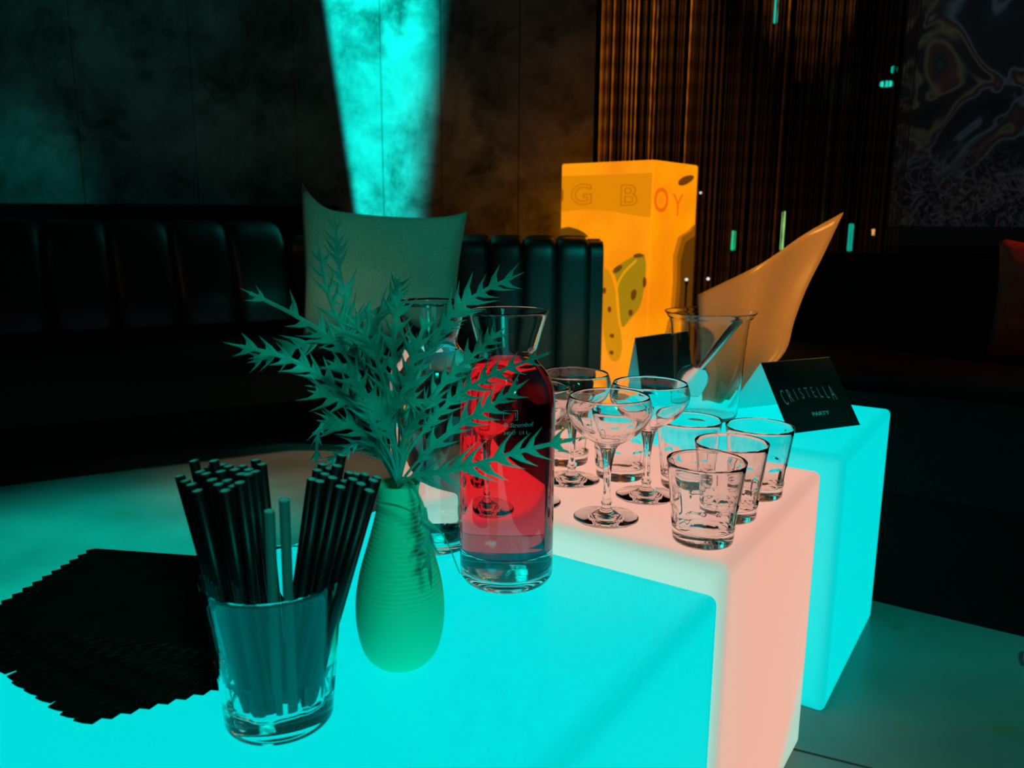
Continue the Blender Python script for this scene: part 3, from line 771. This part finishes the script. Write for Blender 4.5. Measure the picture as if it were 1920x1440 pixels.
def pillow(name, label, m, w, h, t, loc, rot, ears=0, taper=0):
    bm = pillow_bm(w, h, t)
    for v in bm.verts:        # pulled-out upper corners
        u, q = v.co.x / (w / 2), v.co.z / (h / 2)
        if u < 0: v.co.x += (1 - q) * .5 * taper * -u
        if q > 0: k_ = max(0, abs(u) - .55) / .45 * max(0, q - .5) * 2; v.co.z += ears * k_ * k_ * (1.5 if u < 0 else .35)
    o = obj(name, bm, m); o.location = loc; o.rotation_euler = rot
    return tag(o, label, 'cushion')
pillow('cushion', 'grey green linen cushion with pointed corners leaning on the sofa corner', M['cushion'], .52, .405, .065, (-.415, 2.51, .556), (math.radians(-13), math.radians(3.5), math.radians(-4)), .048, .045)

# ------------------------------------------------------------------ dark sofa behind the back cube
ds = thing('dark_sofa', 'dark low sofa behind the back cube at the right', 'sofa', (0, 0, 0))
Fb = Vector((.675, 1.413)) + bdir * .025
S0 = Fb + adir * .32; S1 = Fb - adir * 1.1
poly_solid('seat', [S0, S1, S1 + bdir * .62, S0 + bdir * .62], .24, .445, M['dark_fabric'], ds, .025)
poly_solid('plinth', [S0 + bdir * .05 - adir * .04, S1 + bdir * .05, S1 + bdir * .6, S0 + bdir * .6 - adir * .04], 0, .24, M['dark_fabric'], ds)
for i in range(3):
    q0 = S0 + (S1 - S0) * (i / 3) + bdir * .46; q1 = S0 + (S1 - S0) * ((i + 1) / 3 - .006) + bdir * .46
    poly_solid('back_cushion', [q0, q1, q1 + bdir * .18, q0 + bdir * .18], .44, .655, M['dark_fabric'], ds, .03)
pc = S0 + (S1 - S0) * .905 + bdir * .40
pillow('red_cushion', 'dark red cushion at the right edge leaning on the dark sofa', M['red_fabric'], .34, .25, .045, (1.135, 1.60, .568), (math.radians(-10), 0, math.radians(-33.5)), .004)

# ------------------------------------------------------------------ orange printed lantern
lantern = thing('printed_lantern', 'tall orange glowing box lantern printed with letters and spotted shapes', 'lantern', (.50, 3.0, 0))
ea = Vector((-.314, .25)).normalized(); eb = Vector((.25, .314)).normalized(); LW_A, LW_B, LH = .402, .352, .945
OR_ = mat('lantern_skin', (.55, .3, .1), .5, emit=(1, .28, .006), estr=1)
N, L, b = nodes(OR_)
tc = N.new('ShaderNodeTexCoord'); n1 = N.new('ShaderNodeTexNoise'); n1.inputs['Scale'].default_value = 3.2; n1.inputs['Detail'].default_value = 3; L.new(tc.outputs['Object'], n1.inputs[0])
rp = N.new('ShaderNodeValToRGB'); rp.color_ramp.elements[0].color = (.92, .235, .001, 1); rp.color_ramp.elements[1].color = (1.02, .32, .001, 1)
rp.color_ramp.elements[0].position = .38; rp.color_ramp.elements[1].position = .55
L.new(n1.outputs[0], rp.inputs[0]); L.new(rp.outputs[0], b.inputs['Emission Color'])
bm = bmesh.new(); c4 = [Vector((0, 0)), ea * LW_A, ea * LW_A + eb * LW_B, eb * LW_B]
bm_prism(bm, [tuple(p) for p in c4[::-1]], 0, LH); bmesh.ops.bevel(bm, geom=list(bm.edges), offset=.004, segments=2, affect='EDGES')
obj('skin', bm, OR_, lantern, smooth=False)
def ink(name, col): return mat(name, (col[0] * .5, col[1] * .5, col[2] * .5), .6, emit=col, estr=1)
I1, I2, I3, I4, I5 = ink('print_brown', (.13, .05, .002)), ink('print_tan', (.42, .10, .001)), ink('print_olive', (.36, .20, .004)), ink('print_deep_orange', (.80, .13, .003)), ink('print_band', (.74, .235, .001))
I6 = ink('print_shade', (.16, .04, .002)); I7 = ink('print_light', (1.2, .385, .005))
def face_mtx(side, u, z, lift):       # side 0: left face (u from the near corner leftwards), 1: right face
    if side == 0: ex_, n = -ea, -eb; o_ = ea * u
    else: ex_, n = eb, -ea; o_ = eb * u
    return Matrix(((ex_.x, 0, n.x, o_.x + n.x * lift), (ex_.y, 0, n.y, o_.y + n.y * lift), (0, 1, 0, z), (0, 0, 0, 1)))
def decal(name, pts, m, side, u, z, lift):
    bm = bmesh.new(); mt_ = face_mtx(side, u, z, lift)
    top = [bm.verts.new(mt_ @ Vector((x, y, .0002))) for x, y in pts]; bm.faces.new(top)
    return obj(name, bm, m, lantern, smooth=False)
def blob(w, h, ang=0, n=26, p=2.0, wob=.04, sd=1):
    r = random.Random(sd); out = []; ph = r.random() * 6
    for i in range(n):
        a = 2 * PI * i / n; x = abs(math.cos(a)) ** (2 / p) * math.copysign(1, math.cos(a)) * w; y = abs(math.sin(a)) ** (2 / p) * math.copysign(1, math.sin(a)) * h
        k_ = 1 + wob * math.sin(3 * a + ph); x *= k_; y *= k_
        out.append((x * math.cos(ang) - y * math.sin(ang), x * math.sin(ang) + y * math.cos(ang)))
    return out
# left face: darker lettering band, letters, spotted shapes
def curve(pts, n=50): return [(p.x, p.y) for p in spline([(x, y, 0) for x, y in pts] + [(pts[0][0], pts[0][1], 0)], n)][:-1]
decal('print_band', [(-.398, .765), (-.3, .772), (-.2, .768), (-.1, .755), (-.004, .742), (-.004, .90), (-.398, .90)], I5, 0, 0, 0, .0006)
for ch, u, z in (('G', .356, .794), ('B', .139, .788)):
    text_part('printed_letter', ch, .104, I2, lantern, face_mtx(0, u, z, .0012), .0001, 1.32, .0026)
    text_part('printed_letter', ch, .104, I5, lantern, face_mtx(0, u, z, .0018), .0001, 1.32, -.0006)
decal('printed_stroke', blob(.005, .026, 0), I2, 0, .394, .828, .0012)
decal('printed_feather', [(-.06, -.02), (-.055, .018), (-.02, .024), (.02, .016), (.05, .004), (.075, -.014), (.045, -.018), (.02, -.016), (-.02, -.024)], I1, 0, .342, .684, .0012)
decal('printed_long_leaf', curve([(-.195, .560), (-.165, .535), (-.135, .450), (-.116, .340), (-.104, .255), (-.122, .205), (-.158, .212), (-.185, .285), (-.200, .420)]), ink('print_amber', (.62, .235, .003)), 0, 0, 0, .0010)
decal('printed_leaf', curve([(-.022, .612), (-.075, .600), (-.130, .570), (-.160, .545), (-.142, .520), (-.128, .450), (-.110, .340), (-.075, .368), (-.030, .430), (-.014, .550)]), I3, 0, 0, 0, .0014)
decal('printed_fold', curve([(-.055, .585), (-.110, .530), (-.132, .470), (-.118, .352), (-.124, .352), (-.140, .470), (-.116, .536), (-.060, .590)]), ink('print_gold', (.80, .33, .004)), 0, 0, 0, .0020)
for u, z, w, h, a in ((.048, .606, .022, .008, .1), (.134, .554, .022, .011, .6), (.062, .462, .012, .021, -.2), (.018, .510, .008, .020, 0), (.072, .394, .010, .012, 0), (.190, .470, .008, .012, 0), (.165, .400, .008, .012, 0), (.150, .300, .010, .008, 0), (.150, .235, .010, .008, 0)):
    decal('printed_spot', blob(w, h, a, sd=int(u * 1000)), I1 if w > .02 else I6, 0, u, z, .0026)
# right face
decal('printed_blot', blob(.066, .016, .22, sd=4), I6, 1, .250, .885, .0012)
text_part('printed_letter', 'O', .122, I4, lantern, face_mtx(1, .004, .765, .0014), .0001, 1.15, .002)
text_part('printed_letter', 'Y', .118, I4, lantern, face_mtx(1, .150, .751, .0014), .0001, 1.2, .0)
shade = [(.350, .726), (.318, .695), (.240, .672), (.206, .60), (.214, .50), (.205, .39), (.165, .30), (.105, .235), (.055, .15), (.035, .02)]
decal('printed_shade_edge', [(x - .034 if 0 < i < 9 else x, y) for i, (x, y) in enumerate(shade)] + [(.350, .02)], ink('print_rust', (.50, .14, .002)), 1, 0, 0, .0008)
decal('printed_shade_middle', shade + [(.350, .02)], ink('print_umber', (.26, .075, .002)), 1, 0, 0, .0011)
decal('printed_shade', [(x + .03 if 0 < i < 9 else x, y - .02) for i, (x, y) in enumerate(shade)] + [(.350, .02)], ink('print_dark', (.11, .035, .002)), 1, 0, 0, .0014)

# ------------------------------------------------------------------ bead curtain
bc = thing('string_curtain', 'curtain of fine hanging bronze bead strings behind the orange lantern', 'curtain', (1.1, 3.85, 0))
rnd = random.Random(11); bm = bmesh.new(); x = .385
while x < 1.80:
    y = 3.85 + rnd.choice((-.03, 0, .03)) + rnd.uniform(-.012, .012) + .03 * math.sin(x * 14); w = rnd.uniform(.0016, .0042)
    xo = rnd.uniform(-.002, .002); n = 60; br = rnd.random() < (.62 if x < .425 else .15 if x < .78 else .05); w *= 1.3 if br else 1
    prev = None
    for k_ in range(n + 1):
        z = .02 + 3.0 * k_ / n; r_ = w * (1 if k_ % 2 else .55)
        cur = [bm.verts.new((x - 1.1 + xo * k_ / n + r_ * math.cos(a), y - 3.85 + r_ * math.sin(a), z)) for a in (0, 2.1, 4.2)]
        if prev:
            for j in range(3): fc_ = bm.faces.new((prev[j], prev[(j + 1) % 3], cur[(j + 1) % 3], cur[j])); fc_.material_index = int(br)
        prev = cur
    x += rnd.uniform(.0045, .011) if rnd.random() > .12 else rnd.uniform(.012, .022)
o = obj('bead_strings', bm, [M['curtain'], M['bead_lit']], bc); o['kind'] = 'stuff'
bm = bmesh.new(); bm_box(bm, (.0, 0, 3.05), (.75, .05, .02)); obj('rail', bm, M['trim'], bc, smooth=False)

# little lights seen through the curtain
def glow_bar(name, label, x, y, z, h, r, col, estr=1, cat='lamp'):
    t = thing(name, label, cat, (x, y, z - h / 2))
    bm = bmesh.new(); bm_lathe(bm, [(0, 0), (r * .7, 0), (r, .004), (r, h - .004), (r * .7, h), (0, h)] if h > .02 else [(0, 0), (r, h * .3), (r, h * .7), (0, h)], 14)
    obj('tube', bm, mat(name + '_glow', (.1, .1, .1), .5, emit=col, estr=estr), t)
    bm = bmesh.new()
    if z > 1: bm_lathe(bm, [(0, h + .0005), (r * .9, h + .0005), (r * .9, h + .012), (.003, h + .013), (.003, 3.2 - z + h / 2), (0, 3.2 - z + h / 2)], 14)
    else: bm_lathe(bm, [(0, h / 2 - z), (.04, h / 2 - z), (.04, h / 2 - z + .008), (.004, h / 2 - z + .01), (.004, -.012), (r * 1.1, -.012), (r * 1.1, -.0005), (0, -.0005)], 14)
    obj('hanger' if z > 1 else 'stand', bm, M['trim'], t, smooth=False)
    return t
glow_bar('led_tube', 'short green light tube behind the curtain above the tan sheet, left', 1.145, 4.3, .64, .10, .011, (.0, .55, .22))
glow_bar('led_tube', 'bright yellow green light tube seen through the curtain beside the tan sheet', 1.400, 4.3, .69, .20, .010, (.35, .75, .22))
glow_bar('led_tube', 'teal light tube behind the curtain at the tip of the tan sheet', 1.752, 4.3, .66, .14, .012, (.0, .35, .25))
glow_bar('led_tube', 'teal light tube at the top edge behind the bead curtain', 1.290, 4.3, 1.76, .12, .010, (.0, .55, .40))
glow_bar('led_lamp', 'small bright turquoise lamp high on the right of the curtain', 1.745, 4.02, 1.373, .022, .030, (.02, .85, .62))
glow_bar('led_lamp', 'tiny turquoise lamp just above the bright turquoise one', 1.775, 4.02, 1.437, .03, .013, (.0, .45, .32))
glow_bar('candle_lamp', 'tiny orange lamp low behind the right end of the curtain', 1.800, 4.15, .689, .03, .012, (1, .45, .12), 1.2)
for lab, x, y, z in (('left white pinpoint light beside the lantern', .636, 3.0, .522), ('right white pinpoint light beside the lantern', .715, 3.0, .525), ('white pinpoint light at the upper right of the lantern', .90, 4.02, .870)):
    glow_bar('pin_light', lab, x, y, z, .012, .006, (.9, .9, .8))

# ------------------------------------------------------------------ mural
mm = mat('mural_paint', (.2, .2, .2), .8)
N, L, b = nodes(mm)
tc = N.new('ShaderNodeTexCoord'); mp = N.new('ShaderNodeMapping'); L.new(tc.outputs['Object'], mp.inputs[0])
wv = N.new('ShaderNodeTexNoise'); wv.inputs['Scale'].default_value = 2.2; wv.inputs['Detail'].default_value = 2; wv.inputs['Distortion'].default_value = 1.4; L.new(mp.outputs[0], wv.inputs[0])
n2 = N.new('ShaderNodeTexNoise'); n2.inputs['Scale'].default_value = 9; n2.inputs['Detail'].default_value = 3; n2.inputs['Distortion'].default_value = 2.5; L.new(mp.outputs[0], n2.inputs[0])
r1 = N.new('ShaderNodeValToRGB'); e = r1.color_ramp.elements; e[0].position = .40; e[0].color = (.01, .01, .015, 1); e[1].position = .75; e[1].color = (.01, .01, .012, 1)
for p_, c_ in ((.475, (.02, .03, .04)), (.50, (.16, .19, .20)), (.535, (.03, .03, .04)), (.575, (.14, .04, .03)), (.60, (.20, .19, .09)), (.64, (.02, .02, .02))):
    q = e.new(p_); q.color = (*c_, 1)
r2 = N.new('ShaderNodeValToRGB'); e = r2.color_ramp.elements; e[0].position = .46; e[0].color = (.01, .01, .01, 1); e[1].position = .60; e[1].color = (.02, .02, .02, 1)
for p_, c_ in ((.50, (.22, .26, .30)), (.53, (.28, .07, .06)), (.56, (.02, .02, .03))): q = e.new(p_); q.color = (*c_, 1)
L.new(wv.outputs[0], r1.inputs[0]); L.new(n2.outputs[0], r2.inputs[0])
sx = N.new('ShaderNodeSeparateXYZ'); L.new(tc.outputs['Object'], sx.inputs[0])
ml = N.new('ShaderNodeMapRange'); ml.inputs[1].default_value = 1.2; ml.inputs[2].default_value = .9; L.new(sx.outputs[2], ml.inputs[0])
mx = N.new('ShaderNodeMix'); mx.data_type = 'RGBA'; L.new(ml.outputs[0], mx.inputs[0]); L.new(r1.outputs[0], mx.inputs[6]); L.new(r2.outputs[0], mx.inputs[7])
ad = N.new('ShaderNodeMix'); ad.data_type = 'RGBA'; ad.blend_type = 'LIGHTEN'; ad.inputs[0].default_value = .6; L.new(mx.outputs[2], ad.inputs[6]); L.new(r1.outputs[0], ad.inputs[7])
L.new(ad.outputs[2], b.inputs['Base Color'])
mu = thing('mural_panel', 'dark wall mural of swirling pale and red painted shapes at the right', 'painting', (2.9, 4.62, 0))
bm = bmesh.new(); bm_box(bm, (0, 0, 1.86), (.82, .02, 1.14)); obj('painted_board', bm, mm, mu, smooth=False)
bm = bmesh.new(); bm_box(bm, (0, .0, .665), (.84, .03, .05), .004, 1); obj('lower_rail', bm, M['trim'], mu, smooth=False)

# ------------------------------------------------------------------ shoe at the right edge
sh = thing('shoe', 'toe of a pale shoe on the floor at the right edge', 'shoe', (.872, 1.262, 0), -.587)
bm = bmesh.new()
rows = []
for i in range(13):
    f = i / 12; x_ = f * .26; w = .012 + .036 * math.sin(PI * min(1, f * .9 + .08)) ** .6; h_ = .018 + .045 * f ** .8
    rows.append([bm.verts.new((x_, w * math.cos(a), .016 + h_ * max(0, math.sin(a)))) for a in [PI * k_ / 10 for k_ in range(11)]])
for A, B in zip(rows, rows[1:]):
    for j in range(10): bm.faces.new((A[j], A[j + 1], B[j + 1], B[j]))
    bm.faces.new((A[0], B[0], B[10], A[10]))
bm.faces.new(rows[0]); bm.faces.new(rows[-1][::-1])
obj('upper', bm, M['shoe'], sh)
bm = bmesh.new(); bm_prism(bm, [(-.004 + .268 * (.5 - .5 * math.cos(a)), .05 * math.sin(a) * (1 if True else 0)) for a in [2 * PI * k_ / 28 for k_ in range(28)]], 0, .018)
obj('sole', bm, M['sole'], sh, smooth=False)
